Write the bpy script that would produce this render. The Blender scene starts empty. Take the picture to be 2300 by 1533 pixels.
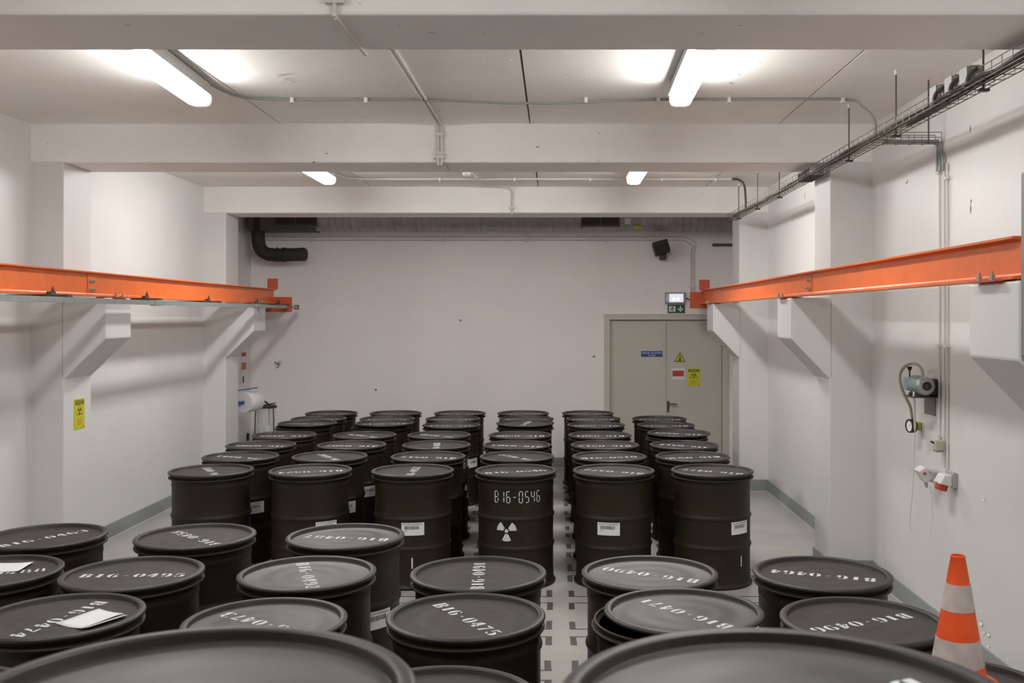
import bpy, math, random
from mathutils import Vector, Matrix
rnd = random.Random(7)
PI = math.pi
sc = bpy.context.scene
COL = sc.collection
# ------------------------------------------------------------------ camera, world, exposure
F, VX, VY, EYE = 2236.0, 1247.0, 708.0, 1.934          # focal length and straight-ahead point in pixels, eye height
cd = bpy.data.cameras.new('camera'); cam = bpy.data.objects.new('camera', cd); COL.objects.link(cam)
cam.location = (0, 0, EYE); cam.rotation_euler = (PI/2, 0, 0)
cd.sensor_width = 36; cd.lens = 35
cd.shift_x = -(VX-1150)/2300; cd.shift_y = -(766.5-VY)/2300
cd.clip_start = 0.05
cd.dof.use_dof = True; cd.dof.focus_distance = 6.2; cd.dof.aperture_fstop = 6.3
sc.camera = cam
w = bpy.data.worlds.new('world'); sc.world = w; w.use_nodes = True
w.node_tree.nodes['Background'].inputs[0].default_value = (0.02, 0.02, 0.02, 1)
sc.view_settings.view_transform = 'Standard'; sc.view_settings.look = 'None'
sc.view_settings.gamma = 1; sc.view_settings.use_curve_mapping = False
sc.view_settings.exposure = 0.0
LAMP = 51.0; LAMP_FAR = 80.0                         # the farther pair burns brighter
sc.cycles.use_denoising = True
sc.cycles.max_bounces = 14; sc.cycles.diffuse_bounces = 12; sc.cycles.glossy_bounces = 4
sc.cycles.sample_clamp_indirect = 6

def at(x, y, d):                                        # a photo pixel at a known depth -> world point
    return Vector(((x-VX)*d/F, d, EYE-(y-VY)*d/F))

# ------------------------------------------------------------------ materials
def mat(name, col, rough=.6, metal=0., noise=0., nscale=4., bump=0., bscale=40., emit=None, estr=0., alpha=1., spec=.5, col2=None, trans=0.):
    m = bpy.data.materials.new(name); m.use_nodes = True
    nt = m.node_tree; b = nt.nodes['Principled BSDF']; N = nt.nodes; L = nt.links
    b.inputs['Base Color'].default_value = (*col, 1)
    b.inputs['Roughness'].default_value = rough; b.inputs['Metallic'].default_value = metal
    b.inputs['Specular IOR Level'].default_value = spec
    b.inputs['Alpha'].default_value = alpha
    b.inputs['Transmission Weight'].default_value = trans
    if emit: b.inputs['Emission Color'].default_value = (*emit, 1); b.inputs['Emission Strength'].default_value = estr
    geo = N.new('ShaderNodeNewGeometry') if (noise or bump) else None
    if noise:
        n = N.new('ShaderNodeTexNoise'); n.inputs['Scale'].default_value = nscale; n.inputs['Detail'].default_value = 6
        n.inputs['Roughness'].default_value = .6
        L.new(geo.outputs['Position'], n.inputs['Vector'])
        r = N.new('ShaderNodeMapRange'); r.inputs[1].default_value = .35; r.inputs[2].default_value = .65
        L.new(n.outputs['Fac'], r.inputs[0])
        mx = N.new('ShaderNodeMix'); mx.data_type = 'RGBA'
        c2 = col2 or tuple(c*(1-noise) for c in col)
        mx.inputs[6].default_value = (*col, 1); mx.inputs[7].default_value = (*c2, 1)
        L.new(r.outputs[0], mx.inputs[0]); L.new(mx.outputs[2], b.inputs['Base Color'])
    if bump:
        n2 = N.new('ShaderNodeTexNoise'); n2.inputs['Scale'].default_value = bscale; n2.inputs['Detail'].default_value = 3
        L.new(geo.outputs['Position'], n2.inputs['Vector'])
        bp = N.new('ShaderNodeBump'); bp.inputs['Strength'].default_value = bump; bp.inputs['Distance'].default_value = .01
        L.new(n2.outputs['Fac'], bp.inputs['Height']); L.new(bp.outputs[0], b.inputs['Normal'])
    return m
def spots(m, scale, thresh, col):                       # small dark chips in the paint of a wall
    nt = m.node_tree; N = nt.nodes; L = nt.links; b = N['Principled BSDF']
    old = b.inputs['Base Color'].links[0].from_socket
    geo = N.new('ShaderNodeNewGeometry'); v = N.new('ShaderNodeTexNoise')
    mp = N.new('ShaderNodeMapping'); mp.inputs['Scale'].default_value = (.4, 1, 1)
    L.new(geo.outputs['Position'], mp.inputs[0]); L.new(mp.outputs[0], v.inputs['Vector'])
    v.inputs['Scale'].default_value = scale; v.inputs['Detail'].default_value = 2
    r = N.new('ShaderNodeMapRange'); r.inputs[1].default_value = thresh; r.inputs[2].default_value = thresh+.02
    L.new(v.outputs['Fac'], r.inputs[0])
    mx = N.new('ShaderNodeMix'); mx.data_type = 'RGBA'; mx.inputs[7].default_value = (*col, 1)
    L.new(r.outputs[0], mx.inputs[0]); L.new(old, mx.inputs[6]); L.new(mx.outputs[2], b.inputs['Base Color'])
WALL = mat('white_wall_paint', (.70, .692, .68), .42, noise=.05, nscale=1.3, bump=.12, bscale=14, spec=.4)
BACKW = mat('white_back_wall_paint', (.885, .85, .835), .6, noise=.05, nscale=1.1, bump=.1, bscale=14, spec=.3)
CEIL = mat('white_ceiling_paint', (.90, .883, .845), .5, noise=.06, nscale=1.7, bump=.1, bscale=9, spec=.4)
BEAMM = mat('white_beam_paint', (.90, .887, .866), .5, noise=.06, nscale=2.2, bump=.1, bscale=20)
for m_ in (BEAMM, CEIL): spots(m_, 26, .765, (.16, .12, .10))
FLOORM = mat('grey_floor_coating', (.45, .435, .41), .28, noise=.14, nscale=2.5, bump=.03, bscale=8)
BASEM = mat('grey_green_base_paint', (.30, .33, .315), .4, noise=.1, nscale=6)
LINEM = mat('pale_sealant', (.62, .61, .58), .6)
TAPE = mat('black_floor_tape', (.035, .033, .03), .5, noise=.5, nscale=40, col2=(.11, .10, .095))
DRUM = mat('black_drum_paint', (.023, .0155, .0075), .52, spec=.32, noise=.25, nscale=9, bump=.05, bscale=60)
LIDM = mat('black_lid_paint', (.040, .034, .032), .45, noise=.3, nscale=6, bump=.06, bscale=25)
def lid_rings(m):                                       # faint turned rings in the steel of a lid
    nt = m.node_tree; N = nt.nodes; L = nt.links; b = N['Principled BSDF']
    tc = N.new('ShaderNodeTexCoord'); wv = N.new('ShaderNodeTexWave')
    wv.wave_type = 'RINGS'; wv.rings_direction = 'Z'; wv.inputs['Scale'].default_value = 3.2; wv.inputs['Distortion'].default_value = .8
    L.new(tc.outputs['Object'], wv.inputs['Vector'])
    bp = N.new('ShaderNodeBump'); bp.inputs['Strength'].default_value = .3; bp.inputs['Distance'].default_value = .004
    L.new(wv.outputs['Fac'], bp.inputs['Height'])
    old = b.inputs['Normal'].links[0].from_socket; L.new(old, bp.inputs['Normal']); L.new(bp.outputs[0], b.inputs['Normal'])
lid_rings(LIDM)
STENCIL = mat('white_stencil_paint', (.74, .77, .79), .6, noise=.2, nscale=30)
PAPER = mat('white_paper', (.80, .81, .83), .6)
INK = mat('black_ink', (.03, .03, .03), .6)
ORANGE = mat('orange_steel_paint', (.72, .150, .028), .38, noise=.12, nscale=8)
ORANGED = mat('red_orange_steel_paint', (.52, .085, .03), .42, noise=.12, nscale=8)
GALV = mat('galvanised_steel', (.36, .39, .38), .42, metal=.5, noise=.2, nscale=30)
DSTEEL = mat('dull_dark_steel', (.10, .095, .085), .5, metal=.4, noise=.3, nscale=20)
BOLT = mat('zinc_bolt', (.42, .38, .31), .4, metal=.6)
TRAYM = mat('tarnished_wire', (.17, .155, .13), .5, metal=.4)
CABLE = mat('dark_grey_cable', (.06, .055, .045), .55)
GREYC = mat('grey_conduit', (.27, .27, .26), .5)
WHITEC = mat('white_painted_pipe', (.66, .63, .6), .45)
LAMPG = mat('lamp_housing_grey', (.42, .42, .40), .5)
DIFF = mat('lit_diffuser', (.9, .9, .88), .4, emit=(1., .985, .962), estr=LAMP)
DIFF2 = mat('lit_diffuser_bright', (.9, .9, .88), .4, emit=(1., .985, .962), estr=LAMP_FAR)
ENDC = mat('frosted_lamp_end', (.72, .75, .70), .3, emit=(1, .98, .95), estr=.5)
DOORM = mat('grey_green_door_paint', (.55, .53, .465), .5, noise=.06, nscale=1.5)
FRAMEM = mat('grey_frame_paint', (.55, .53, .47), .5)
BLUE = mat('blue_sign', (.03, .075, .26), .5)
YEL = mat('yellow_sign', (.58, .55, .025), .5)
OLIVE = mat('olive_sign_band', (.16, .14, .02), .5)
RED = mat('red_sign', (.45, .04, .035), .5)
GREEN = mat('green_sign', (.012, .085, .045), .45)
LITW = mat('lit_emergency_panel', (.85, .87, .95), .3, emit=(.85, .88, 1), estr=.55)
PLG = mat('grey_plastic', (.38, .38, .36), .45)
PLW = mat('white_plastic', (.68, .68, .66), .4)
REDP = mat('red_plastic', (.40, .03, .02), .4)
BLACK = mat('black_plastic', (.02, .018, .014), .5)
DUCTM = mat('spiral_duct_steel', (.42, .43, .43), .4, metal=.25, noise=.2, nscale=10)
INSUL = mat('dark_foam_insulation', (.028, .024, .017), .75)
CONEO = mat('orange_cone_plastic', (.88, .10, .015), .5, noise=.12, nscale=12)
CONEW = mat('grubby_white_cone_sleeve', (.60, .53, .49), .6, noise=.25, nscale=18)
BLUEP = mat('blue_plastic', (.03, .12, .42), .4)
GLASSB = mat('clear_plastic_bag', (.85, .86, .84), .12, alpha=.32, spec=.8)
GRNM = mat('green_grey_motor_paint', (.20, .27, .25), .4, noise=.2, nscale=30)
ALU = mat('cast_aluminium', (.36, .37, .37), .4, metal=.5)
HOSE = mat('clear_hose', (.36, .34, .25), .35)
STRAW = mat('pale_paint_flake', (.76, .735, .71), .6)
PLASTER = mat('bare_patch_under_paint', (.22, .19, .165), .8)
BRASSY = mat('brass_fitting', (.35, .36, .06), .4)

# ------------------------------------------------------------------ mesh helpers
class MB:
    def __init__(s): s.v = []; s.f = []
    def add(s, v, f):
        o = len(s.v); s.v += [tuple(p) for p in v]; s.f += [tuple(i+o for i in q) for q in f]; return s
    def box(s, x0, x1, y0, y1, z0, z1):
        v = [(x, y, z) for z in (z0, z1) for y in (y0, y1) for x in (x0, x1)]
        return s.add(v, [(0,2,3,1), (4,5,7,6), (0,1,5,4), (2,6,7,3), (0,4,6,2), (1,3,7,5)])
    def obox(s, c, sx, sy, sz, M):
        v = [Vector(c)+M @ Vector((x*sx/2, y*sy/2, z*sz/2)) for z in (-1, 1) for y in (-1, 1) for x in (-1, 1)]
        return s.add(v, [(0,2,3,1), (4,5,7,6), (0,1,5,4), (2,6,7,3), (0,4,6,2), (1,3,7,5)])
    def prism(s, poly, axis, a, b):                     # poly: 2D outline in the two other axes
        def P(p, t):
            return {'x': (t, p[0], p[1]), 'y': (p[0], t, p[1]), 'z': (p[0], p[1], t)}[axis]
        n = len(poly); v = [P(p, a) for p in poly]+[P(p, b) for p in poly]
        return s.add(v, [tuple(range(n)), tuple(range(2*n-1, n-1, -1))]+[(i, i+n, (i+1) % n+n, (i+1) % n) for i in range(n)])
    def lathe(s, prof, n=48, c=(0, 0, 0), M=None, closed=False):
        o = Vector(c); v = []; f = []; k = len(prof)
        for i in range(n):
            a = 2*PI*i/n
            for r, z in prof:
                p = Vector((r*math.cos(a), r*math.sin(a), z)); v.append(o+(M @ p if M else p))
        for i in range(n):
            j = (i+1) % n
            for q in range(k-1+(1 if closed else 0)):
                q2 = (q+1) % k; f.append((i*k+q, j*k+q, j*k+q2, i*k+q2))
        if not closed:
            if prof[0][0] > 1e-6: f.append(tuple(i*k for i in reversed(range(n))))
            if prof[-1][0] > 1e-6: f.append(tuple(i*k+k-1 for i in range(n)))
        return s.add(v, f)
    def tube(s, pts, r, n=8, smooth=0):
        pts = [Vector(p) for p in pts]
        if smooth:                                      # Catmull-Rom
            q = [pts[0]]+pts+[pts[-1]]; out = []
            for i in range(1, len(q)-2):
                for k in range(smooth):
                    t = k/smooth; a, b, c, d = q[i-1:i+3]
                    out.append(.5*((2*b)+(c-a)*t+(2*a-5*b+4*c-d)*t*t+(3*b-a-3*c+d)*t**3))
            out.append(pts[-1]); pts = out
        v = []; f = []; up = None
        for i, p in enumerate(pts):
            t = (pts[min(i+1, len(pts)-1)]-pts[max(i-1, 0)]).normalized()
            if up is None: up = Vector((0, 0, 1)) if abs(t.z) < .9 else Vector((1, 0, 0))
            u = t.cross(up).normalized(); up = u.cross(t).normalized()
            rr = r[i] if isinstance(r, (list, tuple)) else r
            for k in range(n):
                a = 2*PI*k/n; v.append(p+u*math.cos(a)*rr+up*math.sin(a)*rr)
        for i in range(len(pts)-1):
            for k in range(n):
                f.append((i*n+k, i*n+(k+1) % n, (i+1)*n+(k+1) % n, (i+1)*n+k))
        f.append(tuple(reversed(range(n)))); f.append(tuple(range((len(pts)-1)*n, len(pts)*n)))
        return s.add(v, f)
    def build(s, name, m, parent=None, smooth=None, bevel=0):
        me = bpy.data.meshes.new(name); me.from_pydata(s.v, [], s.f); me.materials.append(m)
        if smooth is not None:
            me.shade_smooth(); me.set_sharp_from_angle(angle=math.radians(smooth))
        me.update()
        return link(name, me, parent, bevel)
def link(name, me, parent=None, bevel=0):
    o = bpy.data.objects.new(name, me); COL.objects.link(o)
    if parent is not None:
        o.parent = parent
        # parts are given in world coordinates unless their thing is a prototype at the origin
        if parent.get('_w'): o.matrix_parent_inverse = Matrix.Translation(parent.location).inverted(); o['_w'] = 1
        elif parent.get('_w') is None and False: pass
    if bevel:
        b = o.modifiers.new('bevel', 'BEVEL'); b.width = bevel; b.segments = 2; b.limit_method = 'ANGLE'
    return o
def thing(name, label, cat, loc=(0, 0, 0), group=None, world=True):
    o = bpy.data.objects.new(name, None); COL.objects.link(o); o.location = loc; o.empty_display_size = .1
    o['label'] = label; o['category'] = cat
    if group: o['group'] = group
    if world: o['_w'] = 1
    return o
def tag(o, label, cat, group=None, kind=None):
    if label: o['label'] = label
    if cat: o['category'] = cat
    if group: o['group'] = group
    if kind: o['kind'] = kind
    return o
def struct(o, label=None):
    o['kind'] = 'structure'
    if label: o['label'] = label
    return o
RX = lambda a: Matrix.Rotation(a, 3, 'X'); RY = lambda a: Matrix.Rotation(a, 3, 'Y'); RZ = lambda a: Matrix.Rotation(a, 3, 'Z')

_tc = {}
def text2d(s, h):                                       # flat lettering as 2D verts and faces, cap height h, origin at left baseline
    if s not in _tc:
        cu = bpy.data.curves.new('t', 'FONT'); cu.body = s; cu.size = 1; cu.resolution_u = 2
        ob = bpy.data.objects.new('t', cu); COL.objects.link(ob)
        dg = bpy.context.evaluated_depsgraph_get(); me = ob.evaluated_get(dg).to_mesh()
        _tc[s] = ([(v.co.x, v.co.y) for v in me.vertices], [tuple(p.vertices) for p in me.polygons])
        ob.evaluated_get(dg).to_mesh_clear(); bpy.data.objects.remove(ob); bpy.data.curves.remove(cu)
    v, f = _tc[s]; k = h/.7
    return [(x*k, y*k) for x, y in v], f, (max(x for x, y in v)*k if v else 0)

# ------------------------------------------------------------------ room shell (metres; y = depth from the camera)
XL, XR, YB, YN, ZC, ZS = -3.875, 2.345, 12.68, -1.7, 3.35, 3.062
PL, PR = -3.635, 2.032                                  # room faces of the piers
PIERS = [(.12, .57), (3.74, 4.19), (7.36, 7.80), (10.98, 11.42)]
floor = struct(MB().box(XL-.2, XR+.2, YN-.2, YB+.2, -.15, 0).build('floor', FLOORM), 'grey coated concrete floor with black tape marks')
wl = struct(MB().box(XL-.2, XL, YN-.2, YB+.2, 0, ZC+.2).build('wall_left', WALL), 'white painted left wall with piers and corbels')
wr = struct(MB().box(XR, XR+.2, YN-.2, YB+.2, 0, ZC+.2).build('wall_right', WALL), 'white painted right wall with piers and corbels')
wn = struct(MB().box(XL, XR, YN-.2, YN, 0, ZC+.2).build('wall_front', WALL), 'white wall behind the camera')
# back wall with the door opening
dx0, dx1, dz1 = at(1357, 0, YB).x, 2.2, at(0, 707, YB).z
b = MB(); b.box(XL, dx0, YB, YB+.2, 0, ZC+.2); b.box(dx0, dx1, YB, YB+.2, dz1, ZC+.2); b.box(dx1, XR, YB, YB+.2, 0, ZC+.2)
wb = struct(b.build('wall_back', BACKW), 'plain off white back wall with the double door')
# ceiling: backing, precast slabs with open joints, beams
ceil = struct(MB().box(XL, XR, YN, YB, ZC+.06, ZC+.2).build('ceiling', PLASTER), 'white ceiling of wide slabs with dark joints')
seams = [XL+.002, -2.03, -.187, 1.652, XR-.002]
bays = []; prev = YN
for a, c in PIERS: bays.append((prev, a)); prev = c
bays.append((prev, YB))
for y0, y1 in bays:
    for i in range(4):
        g = .006
        MB().box(seams[i]+(g if i else 0), seams[i+1]-(g if i < 3 else 0), y0+.002, y1-.002, ZC+rnd.uniform(0, .003), ZC+.06).build('slab', CEIL, ceil)
for i, (a, c) in enumerate(PIERS):
    MB().box(XL-.02, XR+.02, a, c+(.05 if i > 0 else 0), ZS, ZC+.06).build('beam', BEAMM, ceil, bevel=.012)
for a, c in PIERS:
    for side, wall in ((-1, wl), (1, wr)):
        px = PL if side < 0 else PR; wx = XL if side < 0 else XR
        cx = -3.322 if side < 0 else 1.741
        pier = MB().box(min(px, wx+side*.02), max(px, wx+side*.02), a+.002, c, -.02, ZS+.02).build('pier', WALL, wall, bevel=.008)
        poly = [(px-side*.02, 2.066), (cx, 2.066), (cx, 1.762), (px, 1.462), (px-side*.02, 1.462)]
        poly = [(px+side*.02, 2.066), (cx, 2.066), (cx, 1.762), (px, 1.462), (px+side*.02, 1.462)]
        MB().prism(poly, 'y', a+.002, c).build('corbel', WALL, pier, bevel=.012)
# baseboards follow walls and piers
def base_run(x_wall, x_pier, sgn, name, label):
    t = .012; m = MB(); l = MB()
    def seg(x0, x1, y0, y1):
        m.box(min(x0, x1), max(x0, x1), min(y0, y1), max(y0, y1), 0, .125)
    prev = YN
    for a, c in PIERS:
        seg(x_wall, x_wall-sgn*t, prev, a); seg(x_wall, x_pier-sgn*t, a-t, a); seg(x_pier, x_pier-sgn*t, a, c); seg(x_wall, x_pier-sgn*t, c, c+t)
        for (p, q, r_, s_) in ((x_wall-sgn*t, x_wall-sgn*(t+.006), prev, a-t), (x_wall-sgn*t, x_pier-sgn*t, a-t-.006, a-t), (x_pier-sgn*t, x_pier-sgn*(t+.006), a-t, c+t)):
            l.box(min(p, q), max(p, q), r_, s_, 0, .005)
        prev = c+t
    seg(x_wall, x_wall-sgn*t, prev, YB)
    l.box(min(x_wall-sgn*t, x_wall-sgn*(t+.006)), max(x_wall-sgn*t, x_wall-sgn*(t+.006)), prev, YB, 0, .005)
    o = struct(m.build(name, BASEM), label); l.build('sealant_line', LINEM, o)
base_run(XL, PL, -1, 'baseboard_left', 'grey green painted base along the left wall')
base_run(XR, PR, 1, 'baseboard_right', 'grey green painted base along the right wall')
o = struct(MB().box(XL+.012, dx0-.03, YB-.012, YB, 0, .125).build('baseboard_back', BASEM), 'grey green painted base along the back wall')
MB().box(XL+.012, dx0-.03, YB-.018, YB-.012, 0, .005).build('sealant_line', LINEM, o)

# double door
door = struct(MB().box(dx0+.07, dx1-.07, YB+.075, YB+.11, .0, dz1-.06).build('door_1', DOORM), 'grey green steel double door in the back wall')
xm = at(1496, 0, YB).x
fr = MB(); fr.prism([(dx0, 0), (dx0+.07, 0), (dx0+.07, dz1-.06), (dx1-.07, dz1-.06), (dx1-.07, 0), (dx1, 0), (dx1, dz1), (dx0, dz1)], 'y', YB-.022, YB+.12)
fr.box(dx0-.012, dx1+.012, YB-.03, YB-.001, dz1, dz1+.012)
fr.build('door_frame', FRAMEM, door)
MB().box(dx0+.075, xm-.003, YB+.035, YB+.074, .008, dz1-.068).build('door_leaf', DOORM, door, bevel=.003)
lf = MB().box(xm+.003, dx1-.075, YB+.035, YB+.074, .008, dz1-.068).build('door_leaf', DOORM, door, bevel=.003)
MB().box(xm-.012, xm+.001, YB+.022, YB+.035, .008, dz1-.07).build('closing_strip', FRAMEM, door)
hz = at(0, 906, YB).z
h = MB(); h.box(xm+.015, xm+.045, YB+.028, YB+.035, hz-.11, hz+.03); h.tube([(xm+.03, YB+.03, hz), (xm+.03, YB-.02, hz), (xm+.14, YB-.02, hz-.008)], .009); h.tube([(xm+.03, YB+.034, hz-.075), (xm+.03, YB+.02, hz-.075)], .009)
h.build('door_handle', DSTEEL, lf, smooth=40)

# floor tape: one marking per drum position (two thin cross lines, four corner blocks)
def tape_slot(x0, x1, y0, y1):
    m = MB(); z0, z1 = .0003, .0016
    for s, ya in ((1, y0), (-1, y1)):
        j = rnd.uniform(-.004, .004)
        m.box(x0, x1, ya-.006+j, ya+.006+j, z0, z1)
        for xa, sx in ((x0, 1), (x1, -1)):
            ln = .16+rnd.uniform(-.02, .012); q = rnd.uniform(-.004, .004)
            a, c = sorted((xa+q, xa+q+sx*.038)); e, f_ = sorted((ya+j, ya+j+s*ln))
            k = rnd.uniform(-.006, .006)
            m.prism([(a, e), (c, e+k), (c+k*.5, f_), (a+k*.5, f_-k)], 'z', z0, z1+.0004)
    return m
CX = [-2.62, -1.85, -1.09, -.34, .42, 1.17]
for r in range(-5, 9):
    y0 = 6.14+.71*r
    if y0 > 11.6: continue
    for c, x in enumerate(CX):
        if c == 3: a, e = -.66, -.018
        elif c == 4: a, e = .092, .735
        else: a, e = x-.32, x+.32
        tape_slot(a, e, y0, y0+.56).build('tape_mark', TAPE, floor)

# ------------------------------------------------------------------ drums
HD, RB = .809, .2725
def arc(r0, z0, a0, a1, r, n=6):
    return [(r0+r*math.cos(math.radians(a0+(a1-a0)*i/n)), z0+r*math.sin(math.radians(a0+(a1-a0)*i/n))) for i in range(n+1)]
prof = [(.0, .018), (.27, .018), (.276, .0), (.284, .0)]+arc(.283, .012, -60, 70, .008, 4)+[(.279, .030), (RB+.003, .036), (RB+.002, .088), (RB, .10)]
for zr in (.285, .495):
    prof += [(RB, zr-.028), (RB+.002, zr-.016), (RB+.0085, zr-.006), (RB+.0095, zr), (RB+.0085, zr+.006), (RB+.002, zr+.016), (RB, zr+.028)]
prof += [(RB, .70), (RB+.0025, .706), (RB+.0025, .722), (RB+.001, .728), (RB+.001, .752), (.2755, .7555), (.283, .758)]+arc(.2915, .7645, -80, 90, .0062, 5)+[(.283, .7715), (.2765, .774), (.2765, .782)]+arc(.282, .7865, -60, 180, .006, 5)+[(.276, .78), (.266, .770), (.266, .60), (0, .60)]
bodyM = MB().lathe(prof, 56)
def mesh_of(mb, name, m, smooth=35):
    me = bpy.data.meshes.new(name); me.from_pydata(mb.v, [], mb.f); me.materials.append(m); me.shade_smooth(); me.set_sharp_from_angle(angle=math.radians(smooth)); return me
BODY = mesh_of(bodyM, 'drum_body', DRUM, 40)
lp = [(0, -.0175), (.15, -.0172), (.265, -.0175), (.2695, -.0162), (.2708, -.013), (.2718, -.0045), (.2735, -.0015), (.277, 0), (.290, 0), (.2955, -.0018), (.299, -.005), (.300, -.0095), (.2985, -.0145), (.2945, -.0175), (.289, -.0175), (.285, -.0165), (.272, -.0225), (.262, -.0265), (0, -.0265)]
LID = mesh_of(MB().lathe(lp, 72), 'drum_lid', LIDM, 50)
# stencil glyphs: strokes (centre line with changing width) in a cell .6 wide, 1 high
def ell(cx, cy, rx, ry, a0, a1, w0, w1, n=9):
    pts = []; wd = []
    for i in range(n+1):
        t = i/n; a = math.radians(a0+(a1-a0)*t)
        pts.append((cx+rx*math.cos(a), cy+ry*math.sin(a))); wd.append(w0+(w1-w0)*math.sin(PI*t))
    return pts, wd
bar = lambda x0, y0, x1, y1, w, w2=None: ([(x0, y0), (x1, y1)], [w, w2 if w2 else w])
T, H_ = .225, .055
G = {
 '0': [ell(.27, .5, .19, .46, 100, 260, H_, T), ell(.33, .5, .19, .46, 80, -80, H_, T)],
 '1': [bar(.3, 0, .3, 1, T+.02), bar(.16, .03, .44, .03, .06), bar(.16, .97, .44, .97, .06)],
 'B': [bar(.11, 0, .11, 1, T), ell(.25, .74, .22, .235, 85, -85, H_, T-.02), ell(.25, .26, .25, .24, 85, -85, H_, T)],
 '6': [ell(.29, .5, .2, .46, 95, 262, H_, T), ell(.34, .29, .17, .26, 82, -82, H_, T-.02), ([(.33, .95), (.43, .9), (.48, .8)], [.05, .09, .15])],
 '4': [bar(.4, 0, .4, .27, T), bar(.4, .36, .4, 1, T), ([(.27, .9), (.06, .36)], [.12, .09]), bar(.0, .31, .27, .31, .07), bar(.51, .31, .6, .31, .07)],
 '5': [([(.1, .94), (.3, .9), (.52, .95)], [.1, .15, .1]), bar(.13, .86, .13, .52, .09), ell(.3, .3, .22, .28, 85, -80, H_, T), ([(.1, .24), (.14, .1), (.26, .03)], [.15, .12, .05])],
 '7': [([(.06, .9), (.28, .88), (.54, .92)], [.14, .17, .12]), ([(.5, .8), (.32, .4), (.26, 0)], [.05, .16, .2])],
 '2': [ell(.3, .72, .19, .24, 80, -60, H_, T), ([(.1, .76), (.14, .88), (.26, .96)], [.14, .12, .05]), ([(.36, .48), (.1, .17)], [.13, .05]), ([(.08, .08), (.28, .1), (.54, .07)], [.12, .15, .11])],
 '3': [ell(.28, .73, .2, .23, 85, -85, H_, T), ell(.28, .27, .23, .25, 85, -85, H_, T), ([(.09, .82), (.13, .92), (.23, .97)], [.13, .1, .05]), ([(.08, .2), (.13, .08), (.24, .02)], [.14, .11, .05])],
 '8': [ell(.26, .73, .15, .22, 100, 260, H_, .13), ell(.34, .73, .15, .22, 80, -80, H_, .13), ell(.27, .26, .19, .23, 100, 260, H_, .16), ell(.33, .26, .19, .23, 80, -80, H_, .16)],
 '-': [bar(.2, .47, .42, .47, .1)],
}
G['9'] = [([(.6-x, 1-y) for x, y in p], wd) for p, wd in G['6']]
def stroke(mb, pts, wd, fn):
    n = len(pts); L_ = []; R_ = []
    for i in range(n):
        a = pts[max(i-1, 0)]; c = pts[min(i+1, n-1)]; dx, dy = c[0]-a[0], c[1]-a[1]; l = math.hypot(dx, dy); nx, ny = -dy/l, dx/l
        x, y = pts[i]; h = wd[i]/2; L_.append(fn(x+nx*h, y+ny*h)); R_.append(fn(x-nx*h, y-ny*h))
    mb.add(L_+R_, [(i+n, i+n+1, i+1, i) for i in range(n-1)])
def stencil(s, hgt, adv, fn):
    mb = MB(); tot = adv*(len(s)-1)
    for i, ch in enumerate(s):
        for pts, wd in G[ch]:
            stroke(mb, pts, wd, lambda x, y, i=i: fn(i*adv-tot/2+(x-.3)*hgt*1.3, (y-.5)*hgt))
    return mb
SEG = {'B': 'abcdefg', '1': 'bc', '6': 'acdefg', '-': 'g', '0': 'abcdef', '5': 'acdfg', '4': 'bcfg', '2': 'abdeg', '3': 'abcdg', '7': 'abc', '8': 'abcdefg', '9': 'abcdfg'}
SGP = {'a': (0, 1, 1, 1), 'b': (1, 1, 1, .5), 'c': (1, .5, 1, 0), 'd': (0, 0, 1, 0), 'e': (0, .5, 0, 0), 'f': (0, 1, 0, .5), 'g': (0, .5, 1, .5)}
def cyl(az, z0, R=RB+.0012):                            # wrap 2D (u right, v up) around the drum body; az 0 faces -y
    def fn(u, v):
        a = az+u/R
        return (R*math.sin(a), -R*math.cos(a), z0+v)
    return fn
def seg7(s, az, z0):
    out = []; adv, wd_, hh, t = .0445, .024, .078, .0062; fn = cyl(az, z0, RB+.0038); tot = adv*(len(s)-1)
    for i, ch in enumerate(s):
        mb = MB(); out.append(mb)
        for q in SEG[ch]:
            x0, y0, x1, y1 = SGP[q]; gx = .0032*(1 if x1 > x0 else 0); gy = .0035*(1 if y0 != y1 else 0)
            ox = i*adv-tot/2-wd_/2
            if ch == 'B' and q in 'bc': y0, y1 = (.92, .56) if q == 'b' else (.44, .08)
            if ch == 'B' and q in 'ef': gy = 0
            stroke(mb, [(ox+x0*wd_+(0 if ch == 'B' else gx), (y0-.5)*hh-gy), (ox+x1*wd_-gx, (y1-.5)*hh+gy)], [t, t], fn)
    return out
def trefoil(fn):
    mb = MB()
    def ring(r0, r1, a0, a1, n):
        v = []; 
        for i in range(n+1):
            a = math.radians(a0+(a1-a0)*i/n); v += [fn(r0*math.cos(a), r0*math.sin(a)), fn(r1*math.cos(a), r1*math.sin(a))]
        mb.add(v, [(2*i, 2*i+1, 2*i+3, 2*i+2) for i in range(n)])
    for c in (270, 30, 150):
        for k in range(3): ring(.022+.017*k, .022+.017*(k+1), c-27, c+27, 6)
    ring(.0005, .0135, 0, 360, 16)
    return mb
def patch(fn, w_, h_, n=8):
    v = []
    for i in range(n+1):
        u = -w_/2+w_*i/n; v += [fn(u, -h_/2), fn(u, h_/2)]
    return MB().add(v, [(2*i, 2*i+2, 2*i+3, 2*i+1) for i in range(n)])
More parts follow.
